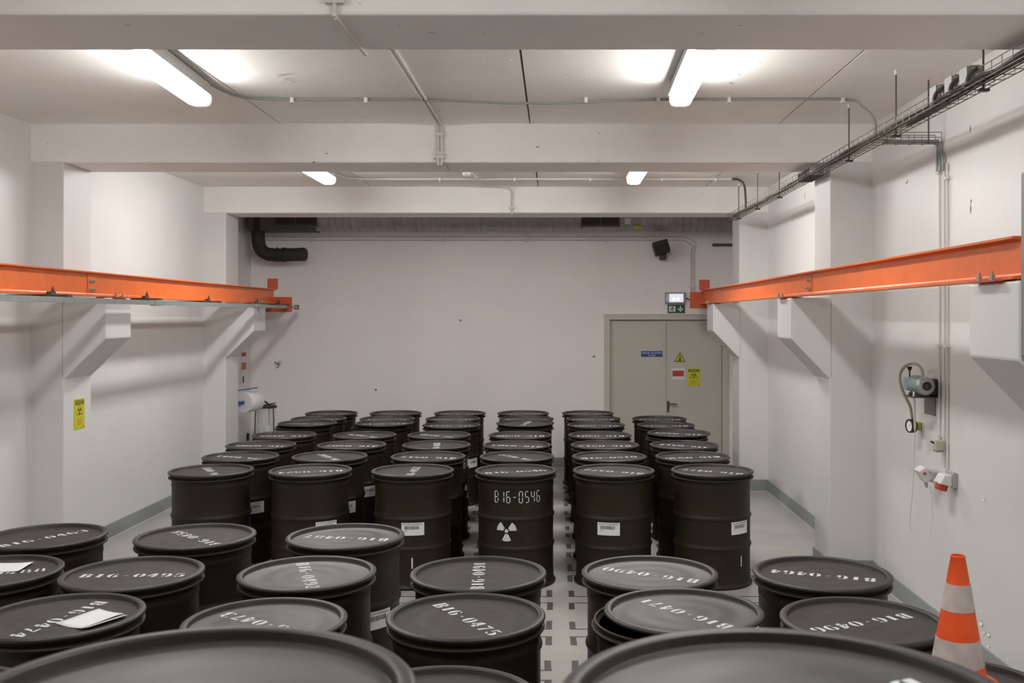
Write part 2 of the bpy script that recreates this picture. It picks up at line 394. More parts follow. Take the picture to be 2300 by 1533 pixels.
def sticker(parent, az, z0=.43, w_=.162, h_=.09, line='BP1370V1K2090SR560'):
    lab = patch(cyl(az, z0, RB+.0032), w_, h_).build('barcode_label', PAPER, parent); lab['label'] = 'white paper label with a barcode'
    fn = cyl(az, z0, RB+.0040); mb = MB(); r_ = random.Random(int(az*1000)+5); x = -w_/2+.024
    while x < w_/2-.034:
        t = r_.choice((.0012, .002, .003)); stroke(mb, [(x, -.002), (x, .022)], [t, t], fn); x += t+r_.choice((.0016, .0028))
    v, f, wd = text2d(line, .0095); k = (w_-.02)/wd
    mb.add([fn(a*k-w_/2+.008, c+.029) for a, c in v], f)
    v, f, wd = text2d('E 10466', .005); mb.add([fn(a-w_/2+.02, c-.014) for a, c in v], f)
    mb.build('barcode_print', INK, lab)
DR = 0
def drum(num, X, Y, phi, az=None, lab=None, off=None, z=0., where='', tx=(0, 0), dash=False, mark=True):
    """phi: direction of the lid text; az: bearing of side number; lab: bearing of the label; off: loose lid shift"""
    global DR; DR += 1
    t = thing('steel_drum', 'black drum with B16-%s on its lid%s' % (num, where), 'drum', (X, Y, z), 'black numbered steel drums', world=False)
    bo = link('body', BODY, t)
    li = link('lid', LID, t); li.location = (0, 0, HD)
    if off: li.location = (off[0], off[1], HD+.02); li.rotation_euler = (off[2] if len(off) > 2 else 0, off[3] if len(off) > 3 else 0, 0); li['label'] = 'lid lying loose, not pressed home'
    ca, sa = math.cos(math.radians(phi)), math.sin(math.radians(phi))
    lf_ = lambda u, v: ((u+tx[0])*ca-(v+tx[1])*sa, (u+tx[0])*sa+(v+tx[1])*ca, -.0165)
    if Y < 5.5:                                         # big enough in view: every character its own piece
        for i, ch in enumerate('B16-'+num): stencil(ch, .058, .0575, lambda u, v: lf_(u+(i-3.5)*.0575, v)).build('stencilled_character', STENCIL, li)
    else: stencil('B16-'+num, .062, .058, lf_).build('stencilled_number', STENCIL, li)['kind'] = 'stuff'
    if az is not None:
        a = math.radians(az)
        for q in seg7('B16-'+num, a, .655): q.build('side_character', STENCIL, bo)
        trefoil(cyl(a-.29, .417, RB+.0032)).build('radiation_symbol', STENCIL, bo)
    if lab is not None:
        sticker(t, math.radians(lab))
        if dash: 
            mb = MB(); stroke(mb, [(0, -.038), (0, .038)], [.011, .011], cyl(math.radians(lab+dash), .19, RB+.0022)); mb.build('paint_dash', STENCIL, t)
    return t
def Xc(c, d): return (c-VX)/F*(d*d-.09)/d
dA, dB, dC, dD, dE, dF, dG = 7.28, 8.0, 8.71, 9.43, 10.30, 10.92, 11.54
rows = [
 (dA, [(473.7, '0443', 119, None, None), (696.6, '0524', -166, None, 38), (926.9, '0452', 90, None, 8), (1158.5, '0546', 17, 5, None), (1378.5, '0572', 155, None, -11), (1600.2, '0477', 152, None, 37)]),
 (dB, [(539.8, '0543', 157, None, 40), (740, '0542', 123, None, 42), (961.4, '0517', 170, None, None), (1161, '0527', 129, None, None), (1368.6, '0510', 12, None, None), (1556, '0530', -168, None, None)]),
 (dC, [(585.6, '0508', 175, None, None), (789.5, '0507', 176, None, 45), (980, '0505', 95, 100, None), (1161, '0503', 165, None, None), (1358.7, '0512', 180, None, None), (1536.7, '0514', 150, None, None)]),
 (dD, [(638, '0485', 180, None, None), (818.7, '0521', 142, None, None), (986, '0535', 148, None, None), (1168.5, '0506', 180, None, None), (1347.3, '0501', 180, None, None), (1524.9, '0529', 158, None, None)]),
 (dE, [(690.5, '0537', 172, None, None), (863, '0516', -172, None, None), (1014, '0534', 176, None, 60), (1179.5, '0539', 80, None, None), (1338.7, '0504', 180, None, None), (1495.7, '0519', 180, None, None)]),
 (dF, [(715.7, '0532', -176, None, None), (869.7, '0511', 178, None, None), (1017.4, '0525', 175, None, None), (1182.4, '0528', 170, None, None), (1332.8, '0509', 178, None, None), (1480.8, '0531', 178, None, None)]),
 (dG, [(744.3, '0513', 178, None, None), (888.7, '0536', 150, None, None), (1033, '0540', 172, None, None), (1175, '0544', 20, None, None), (1320.3, '0520', 180, None, None)]),
]
rname = ['front row', 'second row', 'third row', 'fourth row', 'fifth row', 'sixth row', 'rearmost row']
LOOSE = {'0529': (.02, .0, 0, 0), '0537': (.035, 0), '0516': (.045, 0), '0539': (.0, .0, .012, 0)}
for k, (d, lst) in enumerate(rows):
    for c, num, phi, az, lab in lst:
        X = Xc(c, d)
        o_ = LOOSE.get(num)
        if o_: X -= o_[0]
        drum(num, X, d, phi, az, lab, o_, where=', %s of the far block' % rname[k] if num != '0546' else ', with number and radiation symbol on its side', dash=(-1 if num == '0452' else 2 if num == '0477' else False) if lab is not None else False)
near = [  # number, X, Y, phi, where, kwargs
 ('0463', -2.62, 5.11, 55, ', beside the left wall', {}),
 ('0458', -1.845, 5.11, 137, ', between left wall and near rows', {}),
 ('0487', -1.075, 5.11, 170, ', just in front of the far block', dict(lab=47)),
 ('0488', -2.50, 4.40, 20, ', white paper on it, at the left edge', {}),
 ('0495', -1.855, 4.375, 2, ', the number reading upright', {}),
 ('0492', -1.09, 4.38, -70, ', its lid shiny', {}),
 ('0491', -.337, 4.375, 93, ', the number pointing away', {}),
 ('0490', .415, 4.385, 151, ', right of the tape marked aisle', {}),
 ('0464', 1.172, 4.375, 159, ', in front of the right hand pier', {}),
 ('0474', -1.865, 3.755, -105, ', a white sheet over the number', {}),
 ('0473', -1.075, 3.69, 148, ', half behind the left foreground lid', {}),
 ('0475', -.336, 3.755, -56, ', left of the tape marked aisle', {}),
 ('0471', .432, 3.755, 129, ', lying loose and shifted to the right', dict(off=(.052, .0, .0, 0))),
 ('0496', 1.14, 3.70, -156, ', beside the traffic cone', {}),
 ('0461', -1.86, 2.914, 180, ', cut off at bottom left', {}),
 ('0462', -1.10, 2.914, 180, ', hidden by the left foreground lid', {}),
 ('0486', -.34, 2.914, 43, ', between the two foreground lids', {}),
 ('0465', .42, 2.914, 180, ', hidden by the right foreground lid', {}),
 ('0467', 1.22, 3.01, 180, ', under the traffic cone', {}),
]
for num, X, Y, phi, wh, kw in near: drum(num, X, Y, phi, where=wh, **kw)
ZP = EYE-.487-HD
drum('0480', -.478, 1.275, 166, z=ZP, where=', largest at bottom left')
drum('0466', .300, 1.265, -156, z=ZP, where=', largest at bottom right')
# the stand under the two raised drums
st = thing('platform', 'grey steel platform carrying the two nearest drums', 'platform', (-.09, 1.27, 0))
MB().box(-.85, .67, .93, 1.61, ZP-.04, ZP).build('deck', GALV, st, bevel=.004)
for x in (-.80, .56):
    for y in (.95, 1.53): MB().box(x, x+.06, y, y+.06, 0, ZP-.04).build('leg', GALV, st)

# papers lying on lids
def sheet(cx, cy, z, sx, sy, rot, name, label, fold=False):
    m = MB(); M = RZ(math.radians(rot)); n = 6; v = []; f = []
    for i in range(n+1):
        for j in range(n+1):
            u, w_ = i/n-.5, j/n-.5
            p = M @ Vector((u*sx, w_*sy, .0015+.006*abs(u)**2*3+(.004*math.sin(w_*4)+.003)*.5)); v.append((cx+p.x, cy+p.y, z+p.z))
    for i in range(n):
        for j in range(n): a = i*(n+1)+j; f.append((a, a+n+1, a+n+2, a+1))
    m.add(v, f)
    o = m.build(name, PAPER, smooth=60); sm = o.modifiers.new('thick', 'SOLIDIFY'); sm.thickness = .0008; sm.offset = 1
    tag(o, label, 'paper')
    if fold:
        q = MB(); a = M @ Vector((sx/2, -sy/2, 0)); c = M @ Vector((sx/2, sy/2, 0)); e = M @ Vector((sx/2+.035, sy/2-.01, 0)); g = M @ Vector((sx/2+.03, -sy/2+.01, 0))
        zz = z+.005
        q.add([(cx+a.x, cy+a.y, zz), (cx+g.x, cy+g.y, zz+.006), (cx+e.x, cy+e.y, zz+.006), (cx+c.x, cy+c.y, zz)], [(0, 1, 2, 3)])
        ob = q.build('folded_edge', mat('grey_paper_back', (.42, .44, .42), .6), o); s2 = ob.modifiers.new('t', 'SOLIDIFY'); s2.thickness = .0006
zl = HD-.0175
sheet(-1.745, 3.735, zl, .135, .19, -26, 'paper_sheet', 'white sheet with a grey folded edge on the lid of drum B16-0474', True)
sheet(-2.50, 4.50, zl, .21, .15, 3, 'paper_sheet', 'white sheet of paper on a lid at the left edge of the picture')

# traffic cone standing on a lid
cx, cy = 1.248, 3.085; zc = HD-.0175
cone = thing('traffic_cone', 'orange and white striped traffic cone standing on a drum lid by the right wall', 'traffic cone', (cx, cy, zc))
H = .40; r_at = lambda z: .021+.168*(H-z)
fl = MB().lathe([(.0, .0), (.118, .0), (.121, .006), (.118, .014), (.095, .022), (.085, .03), (.077, .0675), (0, .0675)], 40, (cx, cy, zc)); fl.build('base', CONEO, cone, smooth=40)
bands = [(.068, .147, CONEW, 'white_band'), (.147, .234, CONEO, 'orange_band'), (.234, .314, CONEW, 'white_band'), (.314, H, CONEO, 'tip')]
for z0, z1, m_, nm in bands:
    ri, ro = r_at(z0), r_at(z1); e = .0012 if m_ is CONEW else 0
    if nm == 'tip': pr = [(ri, z0), (ro+.0005, z1-.006), (ro+.0018, z1-.003), (ro+.0008, z1), (ro-.003, z1), (ro-.004, z1-.03)]
    else: pr = [(ri-.003, z0), (ri+e, z0), (ro+e, z1), (ro-.003, z1)]
    MB().lathe([(r, z) for r, z in pr], 40, (cx, cy, zc), closed=True).build(nm, m_, cone, smooth=35)

# ------------------------------------------------------------------ crane rails
def ibeam(xc, y0, y1, z0, z1, b_=.082, tf=.0095, tw=.008):
    h = b_/2
    return [(xc-h, z0), (xc+h, z0), (xc+h, z0+tf), (xc+tw, z0+tf+.006), (xc+tw/2, z0+tf+.014), (xc+tw/2, z1-tf-.014), (xc+tw, z1-tf-.006), (xc+h, z1-tf), (xc+h, z1), (xc-h, z1), (xc-h, z1-tf), (xc-tw, z1-tf-.006), (xc-tw/2, z1-tf-.014), (xc-tw/2, z0+tf+.014), (xc-tw, z0+tf+.006), (xc-h, z0+tf)]
def bolt(mb, p, axis, r=.011, l=.022):
    M = {'x': RY(PI/2), '-x': RY(-PI/2), 'z': Matrix.Identity(3), '-y': RX(PI/2)}[axis]
    mb.lathe([(0, 0), (r*1.5, 0), (r*1.5, .003), (r, .004), (r, l*.6), (r*.5, l*.62), (r*.5, l), (0, l)], 6, p, M)
def rail(side):
    xc = -3.375 if side < 0 else 1.778; z0, z1 = 2.072, (2.25 if side < 0 else 2.236)
    lab = 'orange steel crane rail on the corbels of the %s wall' % ('left' if side < 0 else 'right')
    t = thing('crane_rail', lab, 'crane rail', (xc, 7, z0))
    ys = 7.17 if side < 0 else 6.97; y0 = -1.0 if side < 0 else 3.78; y1 = 11.93
    for a, c in ((y0, ys-.003), (ys+.003, y1)):
        MB().prism(ibeam(xc, a, c, z0, z1), 'y', a, c).build('beam_length', ORANGE, t)
    inx = -side                                         # towards the room
    web = xc+inx*.004
    sp = MB().box(min(web, web+inx*.006), max(web, web+inx*.006), ys-(.09 if side > 0 else .0), ys+(.0 if side > 0 else .12), z0+.03, z1-.03).build('splice_plate', ORANGE, t, bevel=.002)
    bb = MB()
    for dy in ((-.03, -.075) if side > 0 else (.03, .075)):
        for dz in (.05, .11): bolt(bb, (web+inx*.006, ys+dy, z0+dz), 'x' if inx > 0 else '-x')
    bb.build('bolts', BOLT, sp)
    for a, c in PIERS if side < 0 else PIERS[1:]:
        cl = MB().box(xc-.075, xc+.085, a+.12, c-.08, 2.0665, z0).build('bearing_plate', ORANGED, t)
        bq = MB()
        for dy in (.17, .29): bolt(bq, (xc+inx*.062 if side > 0 else xc+inx*.055, a+dy, z0), 'z', .012, .035)
        bq.build('anchor_bolts', BOLT, cl)
    # end stop and end bracket by the back wall
    MB().box(xc-.06, xc+.065, y1-.05, y1-.035, z1, z1+.125).build('end_stop', ORANGED, t, bevel=.003)
    if side < 0:
        MB().box(-3.47, -3.155, y1+.0, y1+.012, 1.975, 2.155).build('end_plate', ORANGED, t, bevel=.003)
        MB().box(-3.47, -3.40, y1+.012, YB, 2.0, 2.13).build('wall_arm', ORANGED, t)
    else:
        MB().box(1.615, 1.86, y1+.0, y1+.012, 2.02, 2.215).build('end_plate', ORANGED, t, bevel=.003)
        MB().box(1.79, 1.86, y1+.012, YB, 2.04, 2.19).build('wall_arm', ORANGED, t)
    return t
rail(-1); rail(1)
# festoon track under the left rail
tr = thing('cable_track', 'grey galvanised track on dark arms under the left orange rail', 'cable track', (-3.21, 6, 2.03))
c_ = [(-3.232, 2.018), (-3.222, 2.018), (-3.222, 2.022), (-3.228, 2.022), (-3.228, 2.050), (-3.196, 2.050), (-3.196, 2.022), (-3.202, 2.022), (-3.202, 2.018), (-3.192, 2.018), (-3.192, 2.054), (-3.232, 2.054)]
cuts = [-1, 2.2, 5.15, 8.02, 10.7, 12.35]
for a, c in zip(cuts[:-1], cuts[1:]):
    MB().prism(c_, 'y', a+.002, c-.002).build('track_length', GALV, tr)
    if c < 12: MB().box(-3.237, -3.187, c-.07, c+.07, 2.012, 2.058).build('joint_sleeve', GALV, tr, bevel=.003)
for y in (5.15, 6.55, 8.06, 9.5, 11.05, 11.9):
    arm = MB().box(-3.60 if y < 11 else -3.45, -3.19, y-.03, y+.03, 2.0545, 2.0715).build('support_arm', DSTEEL, tr)
    q = MB(); q.box(-3.332, -3.30, y-.03, y+.03, 2.0715, 2.092); bolt(q, (-3.305, y, 2.09), 'z', .010, .035); q.build('clamp', DSTEEL, arm)
MB().box(-3.236, -3.188, 12.35, 12.39, 2.008, 2.064).build('end_cap', DSTEEL, tr)
# grey steel post plate at the right edge
pk = tag(MB().box(1.746, 2.02, 3.50, 3.735, 1.778, 2.47).build('steel_cabinet', mat('blue_grey_steel', (.24, .26, .27), .4, metal=.3), bevel=.006), 'blue grey steel box cut off by the right edge of the picture, above the corbel', 'cabinet')

# ------------------------------------------------------------------ fluorescent lamps
def lamp(X, Y, label, rot=0):
    df = DIFF2 if Y > 8 else DIFF
    t = thing('ceiling_lamp', label, 'ceiling lamp', (X, Y, ZC), 'fluorescent ceiling lamps', world=False); t.rotation_euler = (0, 0, math.radians(rot))
    L2 = .655
    MB().box(-.062, .062, -L2+.02, L2-.02, -.078, -.010).build('housing', LAMPG, t, bevel=.006)
    for y in (-.4, .4): MB().box(-.03, .03, y-.03, y+.03, -.010, .0).build('spacer', LAMPG, t)
    MB().box(-.075, .075, -L2+.01, L2-.01, -.088, -.078).build('rim', LAMPG, t, bevel=.003)
    pr = [(-.068, -.088), (-.067, -.120), (-.055, -.144), (-.03, -.152), (.03, -.152), (.055, -.144), (.067, -.120), (.068, -.088)]
    MB().prism(pr, 'y', -L2+.05, L2-.05).build('diffuser', df, t)
    for s in (-1, 1):
        a, c = sorted((s*(L2-.05), s*L2)); e = MB()
        e.prism([(x*.97, z if z > -.09 else z*.985) for x, z in pr], 'y', a, c); e.build('end_cap', ENDC, t)
        for x in (-.03, .03): MB().tube([(x, s*(L2-.05), -.12), (x, s*(L2+.004), -.12)], .012).build('tube_socket', LAMPG, t, smooth=40)
    return t
LP = [(-2.12, 5.40, 'left lamp on the ceiling between the first and second beams', 3), (.745, 5.40, 'right lamp on the ceiling between the first and second beams', -1.2),
      (-2.19, 9.00, 'left lamp on the ceiling beyond the second beam', 0), (.76, 9.00, 'right lamp on the ceiling beyond the second beam', 0),
      (-2.22, 2.02, 'left lamp overhead in front of the first beam', 0), (.78, 2.02, 'right lamp overhead in front of the first beam', 0)]
for X, Y, l, r_ in LP: lamp(X, Y, 'lit white fluorescent '+l, r_)

# ------------------------------------------------------------------ ceiling cables, conduits, smoke detector
zk = ZC-.012
cb = thing('lamp_cable', 'sagging grey cable clipped across the ceiling between the first lamps', 'cable', (0, 6.48, zk))
pts = [(-2.10, 6.02, zk), (-2.02, 6.40, zk), (-1.7, 6.48, zk), (-1.2, 6.48, zk), (-.75, 6.48, zk-.004), (-.35, 6.475, zk-.022), (.0, 6.475, zk-.024), (.35, 6.48, zk-.010), (.7, 6.48, zk), (1.2, 6.48, zk), (1.88, 6.48, zk), (1.98, 6.42, zk-.06), (2.02, 6.30, zk-.17), (2.0, 6.22, 3.03)]
MB().tube(pts, .0085, 8, 5).build('cable_run', GREYC, cb, smooth=60)
for x in (-1.71, -1.23, .2, .67, 1.13, 1.87, -.0):
    if x: MB().box(x-.011, x+.011, 6.455, 6.50, ZC-.036, ZC-.001).build('clip', PLW, cb, bevel=.003)
cb = thing('lamp_cable', 'white cable pipe clipped along the ceiling between the far lamps', 'cable', (0, 10.26, zk))
MB().tube([(-2.19, 9.63, zk-.02), (-2.19, 9.9, zk), (-2.12, 10.2, zk), (-1.9, 10.26, zk), (0, 10.26, zk), (1.82, 10.26, zk)], .011, 8).build('conduit', WHITEC, cb, smooth=60)
MB().tube([(1.82, 10.26, zk), (1.9, 10.26, zk-.01), (1.95, 10.25, zk-.08), (1.955, 10.2, 3.01)], .011, 8, 5).build('cable_end', CABLE, cb, smooth=60)
for x in (-2.0, -1.19, -.42, .36, 1.1, 1.65): MB().box(x-.01, x+.01, 10.235, 10.285, ZC-.034, ZC-.001).build('clip', PLW, cb)
# white pipe pair down the beams
def pipe_run(name, label, runs, r=.009, clips=()):
    t = thing(name, label, 'conduit', runs[0][0]); 
    for k, p in enumerate(runs):
        q = MB().tube(p, r, 8).build('pipe', WHITEC, t, smooth=60)
    for c in clips: MB().box(c[0]-.035, c[0]+.035, c[1]-.012, c[1]+.012, c[2]-.012, c[2]+.012).build('clip', WHITEC, t)
    return t
zc2 = ZC-.011
d0, d1 = 4.25, 7.345
xs0, xs1 = at(900, 0, 5.36).x, at(988, 0, 7.34).x
pipe_run('ceiling_pipe', 'pair of white painted pipes crossing the ceiling and down the second beam',
  [[(xs0-.03+dx, d0, zc2), (xs1+dx, d1-.01, zc2), (xs1+dx, d1-.006, ZS-.02), (xs1+dx, d1+.0, ZS-.018), ] for dx in (-.012, .012)]
  + [[(xs1, d1-.004, ZS-.012), (xs1+.03, d1+.33, ZS-.012)]], clips=[(xs1, d1, 3.27), (xs1, d1, 3.13), (xs1, d1-.004, ZS+.04)])
a0 = at(752, 20, 3.73).x
pipe_run('ceiling_pipe', 'white painted pipe down the face and across the underside of the first beam',
  [[(a0, 3.725, ZC-.01), (a0, 3.725, ZS-.012)], [(a0+.003, 3.73, ZS-.012), (at(815, 0, 4.2).x, 4.26, ZS-.012)]], clips=[(a0, 3.725, ZS+.05)])
b0 = at(1150, 0, 10.96).x
xd, yd = at(1048, 0, 9.7).x, 9.7
pipe_run('ceiling_pipe', 'thin white pipe from the smoke detector down the third beam',
  [[(xd+.03, yd+.03, zc2), (at(1077, 0, 10.4).x, 10.4, zc2), (at(1085, 0, 10.8).x, 10.82, zc2), (b0-.05, 10.86, zc2), (b0, 10.965, zc2-.03), (b0, 10.965, ZS-.01), (b0+.01, 11.3, ZS-.011)]], r=.009, clips=[(b0, 10.965, 3.12)])
sd = thing('smoke_detector', 'round white smoke detector on the ceiling beyond the second beam', 'smoke detector', (xd, yd, ZC))
MB().lathe([(0, ZC-.001), (.052, ZC-.001), (.055, ZC-.02), (.048, ZC-.026), (0, ZC-.026)], 28, (xd, yd, 0)).build('base', PLW, sd, smooth=40)
MB().lathe([(0, ZC-.026), (.040, ZC-.026), (.040, ZC-.045), (.026, ZC-.060), (0, ZC-.062)], 28, (xd, yd, 0)).build('sensor_head', PLW, sd, smooth=40)
MB().lathe([(0, ZC-.062), (.014, ZC-.062), (.010, ZC-.070), (0, ZC-.071)], 14, (xd, yd, 0)).build('sensor_tip', LAMPG, sd, smooth=40)

# ------------------------------------------------------------------ wire basket cable tray
tr = thing('cable_tray', 'long wire basket cable tray hung under the beams along the right wall', 'cable tray', (1.94, 6, 2.97))
TX0, TX1, TZ0, TZ1 = 1.885, 1.985, 2.975, 3.035
m = MB(); r = .0024
y0, y1 = 1.2, 10.93
for x, z in ((TX0, TZ1), (TX0, TZ0+.03), (TX0, TZ0), (TX0+.033, TZ0), (TX0+.066, TZ0), (TX1, TZ0), (TX1, TZ0+.03), (TX1, TZ1)): m.tube([(x, y0, z), (x, y1, z)], r, 5)
y = y0
while y < y1:
    m.tube([(TX0, y, TZ1), (TX0, y, TZ0), (TX1, y, TZ0), (TX1, y, TZ1)], r*.9, 4); y += .1
o = m.build('wire_basket', TRAYM, tr)
for d in (4.57, 5.74, 6.66, 8.73, 9.67, 10.66, 2.9):
    ro = MB(); ro.tube([(1.965, d, TZ0-.015), (1.965, d, ZC-.003)], .005, 6); rr = ro.build('hanger_rod', DSTEEL, tr)
    MB().box(1.945, 1.99, d-.015, d+.015, TZ0-.014, TZ0-.003).build('rod_clamp', DSTEEL, rr); MB().tube([(1.965, d, ZC-.03), (1.965, d, ZC-.002)], .011, 8).build('ceiling_anchor', PLW, rr)
cbn = thing('cable_bundle', 'dark cables lying along the wire basket tray', 'cables', (1.94, 6, 2.98))
for k in range(7):
    px, pz = TX0+.018+.0105*k, TZ0+.010+(.012 if k % 2 else 0)
    pts = []
    yy = y0
    while yy < y1+.01:
        pts.append((px+rnd.uniform(-.006, .006), yy, pz+rnd.uniform(-.003, .012 if yy > 5 else .022))); yy += .35
    if k > 3: pts = [p for p in pts if p[1] < 5.4]+[(px, 5.5, pz)]
    MB().tube(pts, .0075, 6, 3).build('cable', CABLE, cbn, smooth=60)
# dark wrap where the tray meets the second beam
q = MB(); yy = 7.38
while yy < 7.72: q.tube([(TX0-.004, yy, TZ1-.01), (TX0-.004, yy, TZ0-.005), (TX1+.004, yy+.01, TZ0-.005), (TX1+.004, yy+.01, TZ1-.01)], .004, 5); yy += .03
q.build('tie_wraps', CABLE, cbn)
# junction boxes on the tray
for k, (px0, py0, px1, py1, d) in enumerate([(2108, 188, 2125, 226, 4.86), (2143, 166, 2163, 203, 4.70), (2178, 145, 2206, 184, 4.47)]):
    a, c = at(px0, py0, d), at(px1, py1, d)
    t = thing('junction_box', 'grey junction box on the cable tray, %s of three' % ('farthest', 'middle', 'nearest')[k], 'junction box', (a.x, d, c.z))
    MB().box(a.x, c.x, d, d+.095, c.z, a.z).build('box', mat('box_grey_%d' % k, (.30, .29, .24), .5), t, bevel=.005)
    MB().box(a.x-.012, a.x, d+.005, d+.09, c.z+.004, a.z-.004).build('cover', PLG, t, bevel=.003)
    bk = MB().box(a.x+.005, c.x+.015, d+.01, d+.085, TZ1-.005, c.z); bk.build('bracket', DSTEEL, t)
    e = MB()
    mid = (a.x+c.x)/2
    e.tube([(mid-.004, d, a.z-.022), (mid-.004, d-.022, a.z-.022)], .011, 8); e.tube([(mid+.004, d, (a.z+c.z)/2-.012), (mid+.004, d-.022, (a.z+c.z)/2-.012)], .011, 8); e.build('cable_gland', PLG, t, smooth=40)
    t2 = MB().tube([(mid-.004, d-.02, a.z-.022), (mid-.05, d-.05, a.z-.06), (mid-.06, d-.06, c.z-.02), (mid-.02, d-.10, TZ0+.01), (TX0+.04, d-.2, TZ0+.02)], .010, 8, 5)
    t2.build('cable', CABLE, t, smooth=60)
# branch tray to the right wall with cables turning down
bt = thing('branch_tray', 'short wire tray branching from the main tray to the right wall', 'cable tray', (2.15, 6.03, 3.0))
m = MB()
for y, z in ((5.99, 3.035), (5.99, 3.005), (5.99, 2.975), (6.05, 2.975), (6.09, 3.005), (6.09, 3.035)): m.tube([(TX1+.003, y, z), (2.325, y, z)], r, 5)
for k in range(5):
    x = 2.0+.081*k; m.tube([(x, 5.99, 3.035), (x, 5.99, 2.975), (x, 6.09, 2.975), (x, 6.09, 3.035)], r*.9, 4)
m.build('wire_basket', TRAYM, bt)
MB().tube([(2.2425, 5.98, 2.965), (2.2425, 5.98, ZC-.003)], .005, 6).build('hanger_rod', DSTEEL, bt)
for k in range(3): MB().tube([(TX1+.012, 6.015+.018*k, 2.987), (2.28, 6.015+.018*k, 2.987), (2.31, 6.01+.012*k, 2.975), (2.325, 6.06-.045*k, 2.87), (2.325, 6.06-.045*k, 2.80)], .0085, 8, 4).build('cable', GREYC, bt, smooth=60)

# ------------------------------------------------------------------ right wall: conduits, sockets, pump
cw = thing('wall_conduit', 'three white painted pipes running down the right wall to the sockets', 'conduit', (XR, 6.03, 2))
for x, zb in ((2109.5, 1.19), (2120.5, 1.02), (2127.5, .98)):
    d = (XR-.012)*F/(x-VX); MB().tube([(XR-.012, d, zb), (XR-.012, d, 2.84)], .0065, 8).build('pipe', WHITEC, cw, smooth=60)
for x, zs_ in ((2109, (2.8, 1.75, 1.2)), (2127.5, (2.75, 1.75))):
    d = (XR-.012)*F/(x-VX)
    for z in zs_: MB().box(XR-.026, XR-.001, d-.018, d+.018, z-.008, z+.008).build('clip', WHITEC, cw)
def wd(x, off=0): return (XR-off)*F/(x-VX)
sw = thing('switch_box', 'grey switch box on the right wall pipes, above the sockets', 'switch', (XR, 6.05, 1.15))
d = wd(2110, .04); a = at(0, 988, d).z; c = at(0, 1011, d).z
MB().box(XR-.068, XR-.012, d-.015, d+.035, c, a).build('box', mat('beige_plastic', (.46, .45, .38), .5), sw, bevel=.006)
MB().tube([(XR-.068, d+.012, (a+c)/2+.012), (XR-.088, d+.012, (a+c)/2+.022)], .006, 8).build('lever', BLACK, sw)
MB().box(XR-.06, XR-.015, d, d+.05, c-.012, c).build('gland', PLG, sw)
# grey backing and two sockets
sk = thing('wall_socket', 'grey wall socket with a tilted white plug, left of the red one', 'socket', (XR, 6.1, .93))
d = wd(2108, .03); zt, zb_ = at(0, 1060, d).z, at(0, 1085, d).z
MB().box(XR-.06, XR, d, d+.12, zb_, zt).build('back_box', PLG, sk, bevel=.005)
M = RY(math.radians(28)) @ RZ(0)
MB().obox((XR-.095, d+.075, (zt+zb_)/2+.012), .05, .10, .085, RY(math.radians(-32))).build('plug_cover', PLW, sk, bevel=.006)
MB().obox((XR-.105, d+.022, (zt+zb_)/2+.022), .016, .004, .012, RY(math.radians(-32))).build('red_mark', REDP, sk)
MB().tube([(XR-.085, d+.06, zb_-.002), (XR-.08, d+.06, zb_-.035)], [.013, .007], 8).build('cable_gland', PLG, sk)
s2 = thing('wall_socket', 'white three phase socket with a red collar on the right wall', 'socket', (XR, 5.95, .9))
d = wd(2131, .05); zt, zm, zb_ = at(0, 1066, d).z, at(0, 1088, d).z, at(0, 1103, d).z
MB().box(XR-.03, XR, d-.01, d+.11, zm-.02, zt+.012).build('back_box', PLG, s2, bevel=.004)
MB().prism([(XR-.03, zt), (XR-.075, zt), (XR-.105, zm+.004), (XR-.03, zm-.014)], 'y', d-.005, d+.10).build('housing', PLW, s2, bevel=.007)
MB().lathe([(0, 0), (.034, 0), (.036, .012), (.035, .04), (.026, .043), (0, .043)], 20, (XR-.070, d+.045, zm+.002), RY(math.radians(195))).build('red_collar', REDP, s2, smooth=40)
# plug lead
pl_ = tag(MB().tube([at(2089, 1092, 6.05), at(2092, 1110, 6.05), at(2094, 1150, 6.05), at(2093, 1180, 6.04), at(2085, 1208, 6.03), at(2066, 1222, 6.02)], .0028, 6, 5).build('power_cord', WHITEC, smooth=60), 'thin white cord looping below the plug on the right wall', 'cord')
# vacuum pump on a shelf
pm = thing('pump', 'small green grey motor pump on a wall shelf on the right wall', 'pump', (2.25, 6.1, 1.43))
MB().box(2.175, XR, 6.06, 6.23, 1.432, 1.438).build('shelf', DSTEEL, pm)
MB().box(XR-.006, XR, 6.13, 6.31, 1.315, 1.425).build('wall_plate', mat('brown_grey_plate', (.20, .17, .155), .4, metal=.3), pm)
zc_ = 1.508; xc_ = 2.238
M = RX(PI/2)                                            # local +z becomes -y (towards the camera)
MB().lathe([(0, -.11), (.053, -.11), (.057, -.105), (.057, .03), (.054, .035)]+[(0, .035)], 28, (xc_, 6.08, zc_), M).build('motor', GRNM, pm, smooth=40)
MB().lathe([(.0, .036), (.055, .036), (.0565, .04), (.055, .070), (.047, .084), (.028, .088), (.028, .082), (0, .082)], 28, (xc_, 6.08, zc_), M).build('fan_cover', ALU, pm, smooth=40)
fg = MB().lathe([(.010, .0835), (.026, .0835), (.026, .0855), (.010, .0855)], 20, (xc_, 6.08, zc_), M, closed=True); fg.lathe([(0, .083), (.006, .083), (.006, .088), (0, .088)], 10, (xc_, 6.08, zc_), M); fg.build('fan_grille', BLACK, pm, smooth=40)
for y in (6.075, 6.17): MB().box(xc_-.045, xc_+.045, y-.008, y+.008, 1.438, 1.458).build('foot', DSTEEL, pm)
MB().box(xc_-.05, xc_+.03, 6.19, 6.27, 1.468, 1.545).build('pump_head', ALU, pm, bevel=.008)
